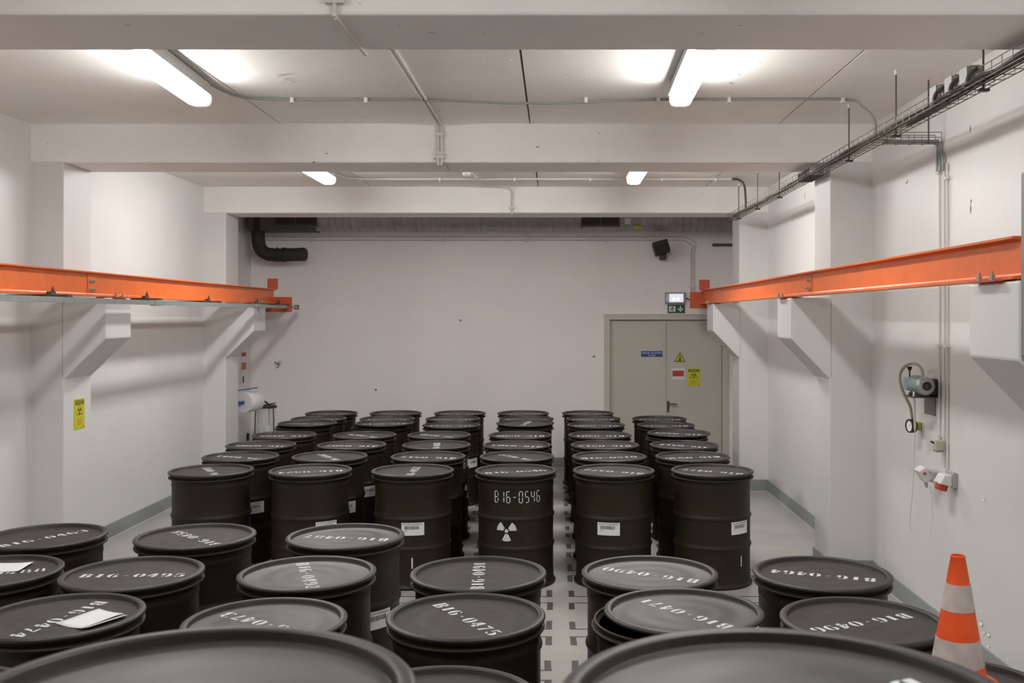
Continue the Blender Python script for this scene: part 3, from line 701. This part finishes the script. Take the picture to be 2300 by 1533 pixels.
MB().box(2.297, 2.34, 6.08, 6.17, 1.442, 1.545).build('terminal_box', DSTEEL, pm, bevel=.006)
MB().tube([(xc_-.02, 6.23, 1.545), (xc_-.02, 6.23, 1.60)], .005, 8).build('valve_stem', DSTEEL, pm)
MB().lathe([(0, 0), (.010, 0), (.016, .022), (0, .022)], 14, (xc_-.02, 6.23, 1.592)).build('valve_knob', BLACK, pm, smooth=40)
dh = 6.2
MB().tube([at(2073, 848, 6.1), at(2071, 832, 6.12), at(2062, 819, 6.15), at(2048, 816, dh), at(2034, 821, dh+.03), at(2023, 836, dh+.08), at(2021, 853, dh+.1), at(2027, 876, dh+.12), at(2036, 895, dh+.13), at(2045, 915, dh+.15), at(2049, 942, dh+.17)], .0095, 8, 5).build('hose', HOSE, pm, smooth=60)
MB().tube([at(2054, 868, 6.14), at(2053, 890, 6.1), at(2054, 930, 6.15), at(2055, 960, 6.2), at(2054, 1010, 6.3), at(2052, 1060, 6.35), at(2049, 1110, 6.38), at(2044, 1160, 6.42), at(2044, 1180, 6.42), at(2049, 1195, 6.4)], [.0075]*16+[.0028]*30, 6, 5).build('cord', WHITEC, pm, smooth=60)
gg = thing('pressure_gauge', 'round black rimmed pressure gauge hanging below the pump hose', 'gauge', tuple(at(2044, 956, 6.35)))
p0 = at(2045, 956, 6.35); nrm = Vector((-.98, -.2, .0)); Mg = nrm.to_track_quat('Z', 'Y').to_matrix()
MB().lathe([(0, -.03), (.036, -.03), (.044, -.024), (.044, .010), (.041, .014), (.035, .012), (.034, .006), (0, .006)], 30, p0, Mg).build('case', BLACK, gg, smooth=40)
MB().lathe([(0, .0065), (.034, .0065), (.034, .0075), (0, .0075)], 28, p0, Mg).build('dial', PAPER, gg)
nd = MB(); nd.obox(p0+Mg @ Vector((.006, .006, .0082)), .026, .002, .0008, Mg @ RZ(math.radians(45)))
nd.build('needle', INK, gg)
MB().box(p0.x+.035, XR-.004, 6.36, 6.40, p0.z-.030, p0.z+.022).build('wall_fitting', BRASSY, gg, bevel=.004)

# ------------------------------------------------------------------ back wall
dw = YB-.09
zd = at(0, 517, 12.3).z+.15
du = thing('air_duct', 'spiral steel air duct high along the back wall behind the third beam', 'duct', (-.5, 12.45, zd))
pr = []
RD, yc, zcd = .16, 12.5, at(0, 516, 12.36).z+.155
m = MB(); xs = -2.99; xe = XR-.02
path = MB()
n = 20; k = 0; prof_d = []
x = xs
while x < xe:
    prof_d += [(RD, x), (RD, x+.078), (RD+.008, x+.081), (RD+.008, x+.087), (RD, x+.09)]; x += .09
prof_d = [(r_, z_) for r_, z_ in prof_d if z_ <= xe]
MB().lathe(prof_d, 28, (0, yc, zcd), RY(PI/2)).build('spiral_pipe', DUCTM, du, smooth=30)
MB().box(-3.80, xs, yc-.17, yc+.17, zcd-.165, zcd+.12).build('duct_box', mat('dull_duct_end', (.10, .095, .08), .6), du, bevel=.006)
def grille(x0, x1, y0, y1, parent):
    a, c = at(x0, y0, 12.3), at(x1, y1, 12.3)
    fr = MB(); yf = yc-RD-.035
    za, zb2 = a.z+.10, c.z
    fr.box(a.x-.015, c.x+.015, yf+.02, yc-.05, zb2-.02, za+.02)
    g = fr.build('grille', mat('grille_frame', (.12, .11, .09), .5, metal=.3), parent)
    mid = (a.x+c.x)/2
    for p, q in ((a.x, mid-.01), (mid+.01, c.x)):
        s_ = MB(); s_.box(p, q, yf+.012, yf+.02, zb2, za); 
        s_.build('dark_opening', BLACK, g)
        l_ = MB(); zz = zb2+.01
        while zz < za: l_.box(p, q, yf+.002, yf+.012, zz, zz+.003); zz += .022
        l_.build('louvre', DSTEEL, g)
grille(616, 708, 490, 504, du); grille(1308, 1390, 490, 505, du)
tg = MB().box(at(1403, 0, 12.3).x, at(1417, 0, 12.3).x, yc-RD-.012, yc-RD-.004, at(0, 503, 12.3).z, at(0, 490, 12.3).z).build('duct_tag', PLW, du)
tg = MB().box(at(1423, 0, 12.3).x, at(1442, 0, 12.3).x, yc-RD-.012, yc-RD+.03, at(0, 513, 12.3).z, at(0, 507, 12.3).z).build('yellow_tag', YEL, du)
# black insulated pipe elbow
p = [at(580, 470, 12.4), at(580, 500, 12.4), at(580, 535, 12.4), at(584, 556, 12.4), at(596, 568, 12.4), at(615, 572, 12.4), at(645, 572, 12.4), at(674, 571, 12.4)]
ip = thing('insulated_pipe', 'black foam covered pipe bending out of the duct in the upper left corner', 'pipe', p[0])
q = [p[0]+Vector((0, 0, .1))]+p
MB().tube(q, .082, 16, 4).build('foam_sleeve', INSUL, ip, smooth=60)
MB().lathe([(0, 0), (.084, 0), (.084, .05), (.066, .082), (.03, .094), (0, .096)], 20, p[-1], RY(PI/2)).build('end_cap', INSUL, ip, smooth=50)
for x in (623, 636, 642): MB().lathe([(.082, -.01), (.092, -.006), (.092, .006), (.082, .01)], 18, at(x, 572, 12.4), RY(PI/2), closed=True).build('strap', INSUL, ip)
# conduits on the back wall
bc = thing('wall_conduit', 'pair of thin pipes along the back wall turning down to the exit light', 'conduit', (0, YB, 2.9))
pm_ = mat('pinkish_painted_pipe', (.68, .64, .62), .5)
yw = YB-.012
for k, (ya, xd_) in enumerate(((532.5, 1558), (539.5, 1552))):
    A = at(597, ya, yw); B = at(1540-3*k, ya, yw); C = at(xd_+4, ya+12, yw); D = at(xd_, 566, yw); E_ = at(xd_, 655, yw)
    MB().tube([A, B, C], .009, 6).build('pipe', pm_, bc, smooth=60); MB().tube([C, at(xd_+3, 556, yw), D, E_], .009, 6).build('pipe', pm_, bc, smooth=60)
for x in (995, 1183, 700, 1360): MB().box(at(x, 0, yw).x-.02, at(x, 0, yw).x+.02, YB-.02, YB-.001, at(0, 544, yw).z, at(0, 529, yw).z).build('clip', pm_, bc)
MB().box(at(1547, 0, yw).x, at(1563, 0, yw).x, YB-.02, YB-.001, at(0, 645, yw).z, at(0, 641, yw).z).build('clip', pm_, bc)
tag(MB().box(at(1602, 0, 12.6).x, 2.34, YB-.05, YB-.005, at(0, 552, 12.6).z, at(0, 546, 12.6).z).build('wall_channel', DSTEEL), 'short dark steel channel on the back wall behind the right pier', 'steel channel')
# speaker
sp = thing('loudspeaker', 'black box loudspeaker tilted on a bracket on the back wall', 'loudspeaker', tuple(at(1490, 575, 12.6)))
MB().obox(at(1485, 556, 12.5), .195, .14, .155, RY(math.radians(-15)) @ RX(math.radians(-12))).build('cabinet', BLACK, sp, bevel=.008)
MB().obox(at(1485, 556, 12.5)+Vector((0, -.072, -.016)), .175, .012, .135, RY(math.radians(-15)) @ RX(math.radians(-12))).build('front_cloth', mat('speaker_cloth', (.028, .024, .018), .9), sp)
MB().box(at(1483, 0, 12.55).x, at(1496, 0, 12.55).x, 12.50, YB, at(0, 583, 12.55).z, at(0, 568, 12.55).z).build('bracket', BLACK, sp, bevel=.004)
# emergency light and exit sign
el = thing('emergency_light', 'lit white emergency light above the double door', 'emergency light', tuple(at(1518, 683, YB)))
a, c = at(1494, 656, YB-.05), at(1540, 682, YB-.05)
MB().box(a.x, c.x, YB-.055, YB-.001, c.z, a.z).build('housing', mat('lamp_case', (.34, .35, .36), .35), el, bevel=.01)
a, c = at(1503, 659.5, YB-.06), at(1535, 678, YB-.06)
MB().box(a.x, c.x, YB-.062, YB-.055, c.z, a.z).build('lit_panel', LITW, el, bevel=.002)
for xx in (.06, .115): MB().lathe([(0, 0), (.014, 0), (.014, .003), (0, .003)], 14, (a.x+xx, YB-.062, (a.z+c.z)/2-.012), RX(PI/2)).build('bright_spot', mat('led_spot', (1, 1, 1), .4, emit=(.9, .93, 1), estr=3.5), el)
MB().box(a.x-.035, a.x-.01, YB-.060, YB-.055, c.z+.01, a.z-.01).build('side_panel', PLW, el)
MB().tube([at(1541, 669, YB-.02), at(1549, 672, YB-.03), at(1556, 664, YB-.02), at(1560, 656, YB-.02)], .007, 6, 4).build('cable', CABLE, el)
ex = thing('exit_sign', 'green sign with a running man and a down arrow over the door', 'sign', tuple(at(1518, 702, YB)))
def onwall(x, y, e=0.): p = at(x, y, YB-e); return (p.x, YB-e, p.z)
a, c = at(1499.5, 684.5, YB), at(1538, 702.5, YB)
MB().box(a.x, c.x, YB-.014, YB-.001, c.z, a.z).build('panel', GREEN, ex)
def wallpoly(polys, y, name, m_, parent, x0, z0, s):
    mb = MB()
    for pl in polys: mb.prism([(x0+u*s, z0+v*s) for u, v in pl], 'y', y, y+.001)
    return mb.build(name, m_, parent)
cxs, czs, hs = (a.x+c.x)/2, (a.z+c.z)/2, (a.z-c.z)
wallpoly([[(-.5, -.42), (.5, -.42), (.5, .42), (-.5, .42)]], YB-.0152, 'door_pictogram', PAPER, ex, cxs-.052, czs, hs*.82)
circ = lambda cx, cy, r, n=10: [(cx+r*math.cos(2*PI*i/n), cy+r*math.sin(2*PI*i/n)) for i in range(n)]
run = [circ(.1, .3, .07), [(.0, .22), (.12, .2), (.04, -.05), (-.1, -.02)], [(.02, .2), (-.2, .12), (-.26, -.02), (-.2, -.04), (-.14, .06), (.0, .1)], [(.1, .2), (.2, .06), (.34, .06), (.34, .0), (.17, .0), (.06, .1)],
       [(-.08, -.02), (.04, -.05), (.16, -.16), (.1, -.38), (.03, -.38), (.07, -.18), (-.06, -.1)], [(-.1, -.02), (.0, -.06), (-.12, -.24), (-.34, -.26), (-.34, -.2), (-.16, -.18)]]
wallpoly(run, YB-.0165, 'running_figure', GREEN, ex, cxs-.052, czs, hs)
wallpoly([[(-.1, .42), (.1, .42), (.1, -.02), (-.1, -.02)], [(-.42, .05), (-.3, .12), (0, -.18), (0, -.42)], [(0, -.42), (0, -.18), (.3, .12), (.42, .05)]], YB-.0152, 'down_arrow', PAPER, ex, cxs+.052, czs, hs*.85)
# signs on the door
yd_ = YB+.0345
def dsign(x0, y0, x1, y1, name, label, m_):
    a, c = at(x0, y0, yd_), at(x1, y1, yd_)
    t = thing(name, label, 'sign', ((a.x+c.x)/2, yd_, c.z))
    MB().box(a.x, c.x, yd_-.003, yd_, c.z, a.z).build('panel', m_, t)
    return t, a.x, c.x, c.z, a.z
def wtext(s, x, z, h, y, m_, parent, name='lettering', fit=None):
    v, f, wd_ = text2d(s, h); k = fit/wd_ if fit else 1
    o = MB().add([(x+(a-wd_/2)*k, y, z+b_) for a, b_ in v], f).build(name, m_, parent); return o
t, x0, x1, z0, z1 = dsign(1440, 788, 1488, 801, 'door_notice', 'blue notice DEUR SLUITEN A.U.B. on the left door leaf', BLUE)
wtext('DEUR SLUITEN', (x0+x1)/2, z0+.040, .020, yd_-.0036, PAPER, t, fit=(x1-x0)*.9); wtext('A.U.B.', (x0+x1)/2, z0+.010, .020, yd_-.0036, PAPER, t, fit=(x1-x0)*.36)
a, c, e = at(1514.5, 812, yd_), at(1540, 812, yd_), at(1527, 790, yd_)
t = thing('warning_sign', 'yellow triangular warning sign on the right door leaf', 'sign', ((a.x+c.x)/2, yd_, a.z))
MB().prism([(a.x, a.z), (c.x, c.z), (e.x, e.z)], 'y', yd_-.003, yd_).build('black_border', INK, t)
g3 = Vector(((a.x+c.x+e.x)/3, 0, (a.z+c.z+e.z)/3)); sh = lambda p: (g3.x+(p.x-g3.x)*.8, g3.z+(p.z-g3.z)*.8)
MB().prism([sh(a), sh(c), sh(e)], 'y', yd_-.0036, yd_-.003).build('yellow_face', YEL, t)
wallpoly([[(-.25, -.5), (-.05, -.5), (.2, .3), (.05, .45)], [(.1, -.5), (.3, -.5), (.3, -.2), (.1, 0)], circ(-.05, .45, .14), [(-.4, -.5), (-.3, -.5), (-.15, 0), (-.25, 0)]], yd_-.0045, 'pictogram', INK, t, g3.x, g3.z, .06)
t, x0, x1, z0, z1 = dsign(1509, 826, 1538, 852, 'door_sign', 'white sign with a red bar on the right door leaf', PLW)
MB().box(x0+.008, x1-.012, yd_-.0042, yd_-.003, z0+.042, z1-.034).build('red_bar', RED, t)
def radsign(M4, w_, h_, parent):                        # yellow radiation notice; M4 maps (u, v, out) to world
    def P(u, v, e): return M4(u, v, e)
    def poly(ps, e, name, m_, par):
        mb = MB()
        for q in ps: n = len(q); mb.add([P(u, v, e) for u, v in q], [tuple(range(n))])
        return mb.build(name, m_, par)
    mb = MB(); v = [P(u, v_, e) for e in (0, .003) for v_ in (0, h_) for u in (0, w_)]
    mb.add(v, [(0,2,3,1), (4,5,7,6), (0,1,5,4), (2,6,7,3), (0,4,6,2), (1,3,7,5)]); mb.build('panel', YEL, parent)
    b0 = h_*.80
    poly([[(w_*.08, b0), (w_*.92, b0), (w_*.92, h_*.96), (w_*.08, h_*.96)]], .0034, 'dark_band', OLIVE, parent)
    mt = MB()
    for k, s in enumerate(('RADIOACTIEVE', 'STOFFEN')):
        v, f, wd_ = text2d(s, h_*.055); kk = min(1, w_*.7/wd_); mt.add([P(w_/2+(x-wd_/2)*kk, h_*(.89-.075*k)+y, .0038) for x, y in v], f)
    mt.build('lettering', YEL, parent)
    cx, cz, R = w_/2, h_*.60, w_*.36
    tri = lambda R, k=1: [(cx+R*math.cos(math.radians(a))*k, cz+R*1.02*math.sin(math.radians(a))) for a in (210, 330, 90)]
    o_, i_ = tri(R), tri(R*.86)
    poly([[o_[i], o_[(i+1) % 3], i_[(i+1) % 3], i_[i]] for i in range(3)], .0035, 'triangle', INK, parent)
    bl = []
    for c in (270, 30, 150):
        ang = [math.radians(c-28+56*i/5) for i in range(6)]
        bl.append([(cx+R*.12*math.cos(a_), cz+R*.12*math.sin(a_)) for a_ in (ang[0], ang[-1])][::1]+[(cx+R*.42*math.cos(a_), cz+R*.42*math.sin(a_)) for a_ in reversed(ang)])
    bl.append([(cx+R*.08*math.cos(2*PI*i/10), cz+R*.08*math.sin(2*PI*i/10)) for i in range(10)])
    poly(bl, .0036, 'radiation_symbol', INK, parent)
    ln = []
    for k in range(5):
        x = w_*(.28+.10*k); ln.append([(x, h_*.12), (x+w_*.025, h_*.12), (x+w_*.025, h_*(.36-.03*(k % 2))), (x, h_*(.36-.03*(k % 2)))])
    ln.append([(w_*.85, h_*.03), (w_*.93, h_*.03), (w_*.93, h_*.07), (w_*.85, h_*.07)])
    poly(ln, .0036, 'small_print', OLIVE, parent)
a, c = at(1543.5, 827, yd_), at(1573, 866, yd_)
t = thing('radiation_sign', 'yellow radiation notice on the right door leaf', 'sign', ((a.x+c.x)/2, yd_, c.z))
radsign(lambda u, v, e: (a.x+u, yd_-e, c.z+v), c.x-a.x, a.z-c.z, t)
# yellow radiation notice on the room face of the left pier
ya, yb_ = (PL)*F/(166-VX), (PL)*F/(189-VX)
zt_, zb2 = at(0, 897, ya).z, at(0, 965, ya).z
t = thing('radiation_sign', 'narrow yellow radiation notice on the near left pier', 'sign', (PL, (ya+yb_)/2, zb2))
radsign(lambda u, v, e: (PL+.001+e, ya+u, zb2+v), yb_-ya, zt_-zb2, t)
# coloured strip notice on the far left wall
t = thing('strip_notice', 'narrow white strip notice with red and orange squares in the far left corner', 'sign', (XL, 12.4, 1.1))
MB().box(XL+.001, XL+.004, 12.28, 12.47, 1.08, 1.49).build('panel', WALL, t)
MB().box(XL+.004, XL+.006, 12.29, 12.46, 1.425, 1.475).build('red_square', RED, t)
MB().box(XL+.004, XL+.006, 12.29, 12.46, 1.26, 1.35).build('orange_square', mat('orange_print', (.5, .16, .06), .6), t)
MB().box(XL+.004, XL+.006, 12.33, 12.38, 1.10, 1.18).build('dark_bar', INK, t)
# paper roll on blue wall holder
t = thing('paper_roll_holder', 'blue wall holder for a paper roll in the far left corner', 'roll holder', (XL, 11.75, .92))
ax = Vector((.28, .96, 0)).normalized(); rc = Vector((-3.655, 11.66, .914)); Mr = ax.to_track_quat('Z', 'Y').to_matrix()
h = MB(); h.tube([rc-ax*.03, rc+ax*.28], .018, 10); h.build('spindle', BLUEP, t, smooth=50)
MB().box(XL, XL+.02, 11.63, 11.90, .84, 1.10).build('wall_plate', BLUEP, t, bevel=.004)
h = MB(); h.tube([(XL+.015, 11.66, .93), rc-ax*.03], .014, 8); h.build('arm', BLUEP, t)
h = MB(); h.obox((-3.66, 11.70, 1.062), .32, .03, .012, RZ(math.radians(12)) @ RY(math.radians(-8))); h.build('tear_bar', BLUEP, t)
rl = MB().lathe([(.022, 0), (.118, 0), (.121, .004), (.121, .256), (.118, .26), (.022, .26)], 40, rc, Mr, closed=True).build('paper_roll', PAPER, smooth=40)
tag(rl, 'thick white paper roll on the blue wall holder', 'paper roll')
# clear bag on a stand
bx, by, bz = -3.53, 12.15, .83
t = thing('bag_stand', 'bag stand with a black lid and a clear plastic bag in the far left corner', 'bag stand', (bx, by, 0))
MB().lathe([(.118, bz-.022), (.13, bz-.022), (.13, bz), (.118, bz)], 28, (bx, by, 0), closed=True).build('ring', BLACK, t, smooth=40)
MB().lathe([(0, bz), (.125, bz), (.11, bz+.012), (0, bz+.02)], 28, (bx, by, 0)).build('stand_lid', mat('dark_olive_lid', (.05, .045, .025), .5), t, smooth=40)
k_ = MB(); k_.tube([(bx-.09, by-.02, bz+.012), (bx-.05, by-.02, bz+.045), (bx-.01, by-.02, bz+.055), (bx+.04, by-.02, bz+.02)], .012, 6, 4); k_.tube([(bx+.03, by-.04, bz+.012), (bx+.08, by-.04, bz+.032), (bx+.13, by-.04, bz+.038)], .007, 6, 3); k_.build('grip', BLACK, t, smooth=60)
for a_ in (90, 210, 330):
    ca, sa = math.cos(math.radians(a_)), math.sin(math.radians(a_)); MB().tube([(bx+.124*ca, by+.124*sa, bz-.02), (bx+.15*ca, by+.15*sa, .0)], .007, 6).build('leg', DSTEEL, t)
v = []; f = []; nb, nh = 40, 10
for j in range(nh+1):
    z = bz-.025-(bz-.13)*j/nh; br = .115-.018*math.sin(PI*j/nh)
    for i in range(nb):
        a_ = 2*PI*i/nb; rr = br+.008*math.sin(a_*7+j)*min(1, j/2)+.004*math.sin(a_*13-j*1.7)
        v.append((bx+rr*math.cos(a_), by+rr*math.sin(a_), z))
for j in range(nh):
    for i in range(nb): f.append((j*nb+i, j*nb+(i+1) % nb, (j+1)*nb+(i+1) % nb, (j+1)*nb+i))
f.append(tuple(nh*nb+i for i in range(nb)))
MB().add(v, f).build('clear_bag', GLASSB, t, smooth=60)
for i_, (ox, oz, s_) in enumerate(((.02, .36, .06), (-.03, .25, .05), (.03, .2, .05))):
    MB().lathe([(0, -s_), (s_*.8, -s_*.6), (s_, 0), (s_*.6, s_*.7), (0, s_)], 9, (bx+ox, by, oz+.18)).build('crumpled_wipe', PAPER, t)
# hook bracket on the back wall
t = thing('wall_bracket', 'small white wall bracket on the back wall near the left corner', 'bracket', tuple(at(627, 817, YB)))
p = at(630, 813, YB); MB().obox((p.x, YB-.012, p.z), .05, .024, .045, RY(.6)).build('plate', PLW, t, bevel=.003)
MB().tube([(p.x-.01, YB-.02, p.z-.01), (p.x-.045, YB-.05, p.z-.01), (p.x-.055, YB-.05, p.z+.012)], .006, 6).build('hook', DSTEEL, t)
MB().tube([(p.x-.02, YB-.02, p.z-.02), (p.x-.015, YB-.04, p.z-.06), (p.x-.04, YB-.04, p.z-.07)], .005, 6).build('hook', DSTEEL, t)
t = MB().box(at(549, 0, 12.5).x, at(557, 0, 12.5).x, YB-.18, YB-.12, 0, at(0, 978, 12.5).z).lathe([(0, 0), (.03, 0), (.034, .03), (.0, .05)], 12, (at(553, 0, 12.5).x, YB-.15, at(0, 980, 12.5).z)).build('broom_handle', BLACK)
tag(t, 'dark post standing in the far left corner behind the drums', 'post')

# ------------------------------------------------------------------ peeling paint
def flake(p, n, u, s, name='paint_flake', m_=STRAW, parent=None, curl=.5, seed=0):
    r_ = random.Random(seed); n = Vector(n); u = Vector(u); v_ = n.cross(u); pts = []; k = 8
    mb = MB(); c = Vector(p)+n*.0012; ring = []
    for i in range(k):
        a = 2*PI*i/k; rr = s*(.55+.45*r_.random()); q = c+u*rr*math.cos(a)+v_*rr*math.sin(a)*1.1
        q += n*(curl*s*max(0, math.cos(a-1))**2); ring.append(q)
    mb.add([c]+ring, [(0, 1+i, 1+(i+1) % k) for i in range(k)])
    return mb.build(name, m_, parent)
def wall_pt(x, y): d = XR*F/(x-VX); return Vector((XR, d, EYE-(y-VY)*d/F))
for k, (x, y, l) in enumerate(((2180, 470, .06), (2181, 452, .03), (2179, 290, .045), (1808, 440, .10), (1808, 412, .06), (1450, 10, 0))):
    if l:
        p = wall_pt(x, y); a = rnd.uniform(-.1, .1)
        MB().add([p+Vector((-.0012, 0, l/2)), p+Vector((-.0012, -.012, .1*l)), p+Vector((-.0012, 0, -l/2)), p+Vector((-.0012, .006, 0))], [(0, 1, 2, 3)]).build('paint_crack', PLASTER, wr)
fl_ = [(2205, 1400, .020), (2212, 1419, .012), (2222, 1425, .016), (2100, 1362, .010), (2205, 1372, .008), (2068, 1324, .004), (2266, 1480, .008), (2040, 1055, .011), (2211, 1121, .012), (2037, 408, .016), (1964, 1252, .006), (2048, 1050, .006), (2222, 1450, .010)]
for k, (x, y, s) in enumerate(fl_):
    p = wall_pt(x, y)
    flake(p, (-1, 0, 0), (0, 0, 1), s, 'bare_patch', PLASTER, wr, 0, k); flake(p+Vector((-.001, -s*.25, s*.2)), (-1, 0, 0), (0, 1, 0), s*.9, 'paint_flake', STRAW, wr, .8, k+50)
for k, (x, y) in enumerate([(628, 168), (640, 176), (634, 181), (650, 182), (694, 170), (973, 192), (1085, 132), (1147, 133), (1268, 120), (1640, 185), (1636, 212), (1706, 138), (1660, 166), (1317, 170)]):
    d = (ZC-EYE)*F/(VY-y); s = .022*rnd.uniform(.5, 1.2) if k < 5 or k in (9, 10) else .010
    flake(Vector(((x-VX)*d/F, d, ZC-.001)), (0, 0, -1), (1, 0, 0), s, 'paint_flake', STRAW, ceil, .8, k+9)
for x, y, s in ((844, 875, .02), (1334, 800, .02), (1034, 719, .02), (1455, 658, .008), (1467, 671, .008)):
    p = at(x, y, YB); flake(p, (0, -1, 0), (1, 0, 0), s, 'bare_patch', mat('scuff', (.30, .26, .24), .7), wb, .1, int(x))

for o in bpy.data.objects:
    if '_w' in o: del o['_w']
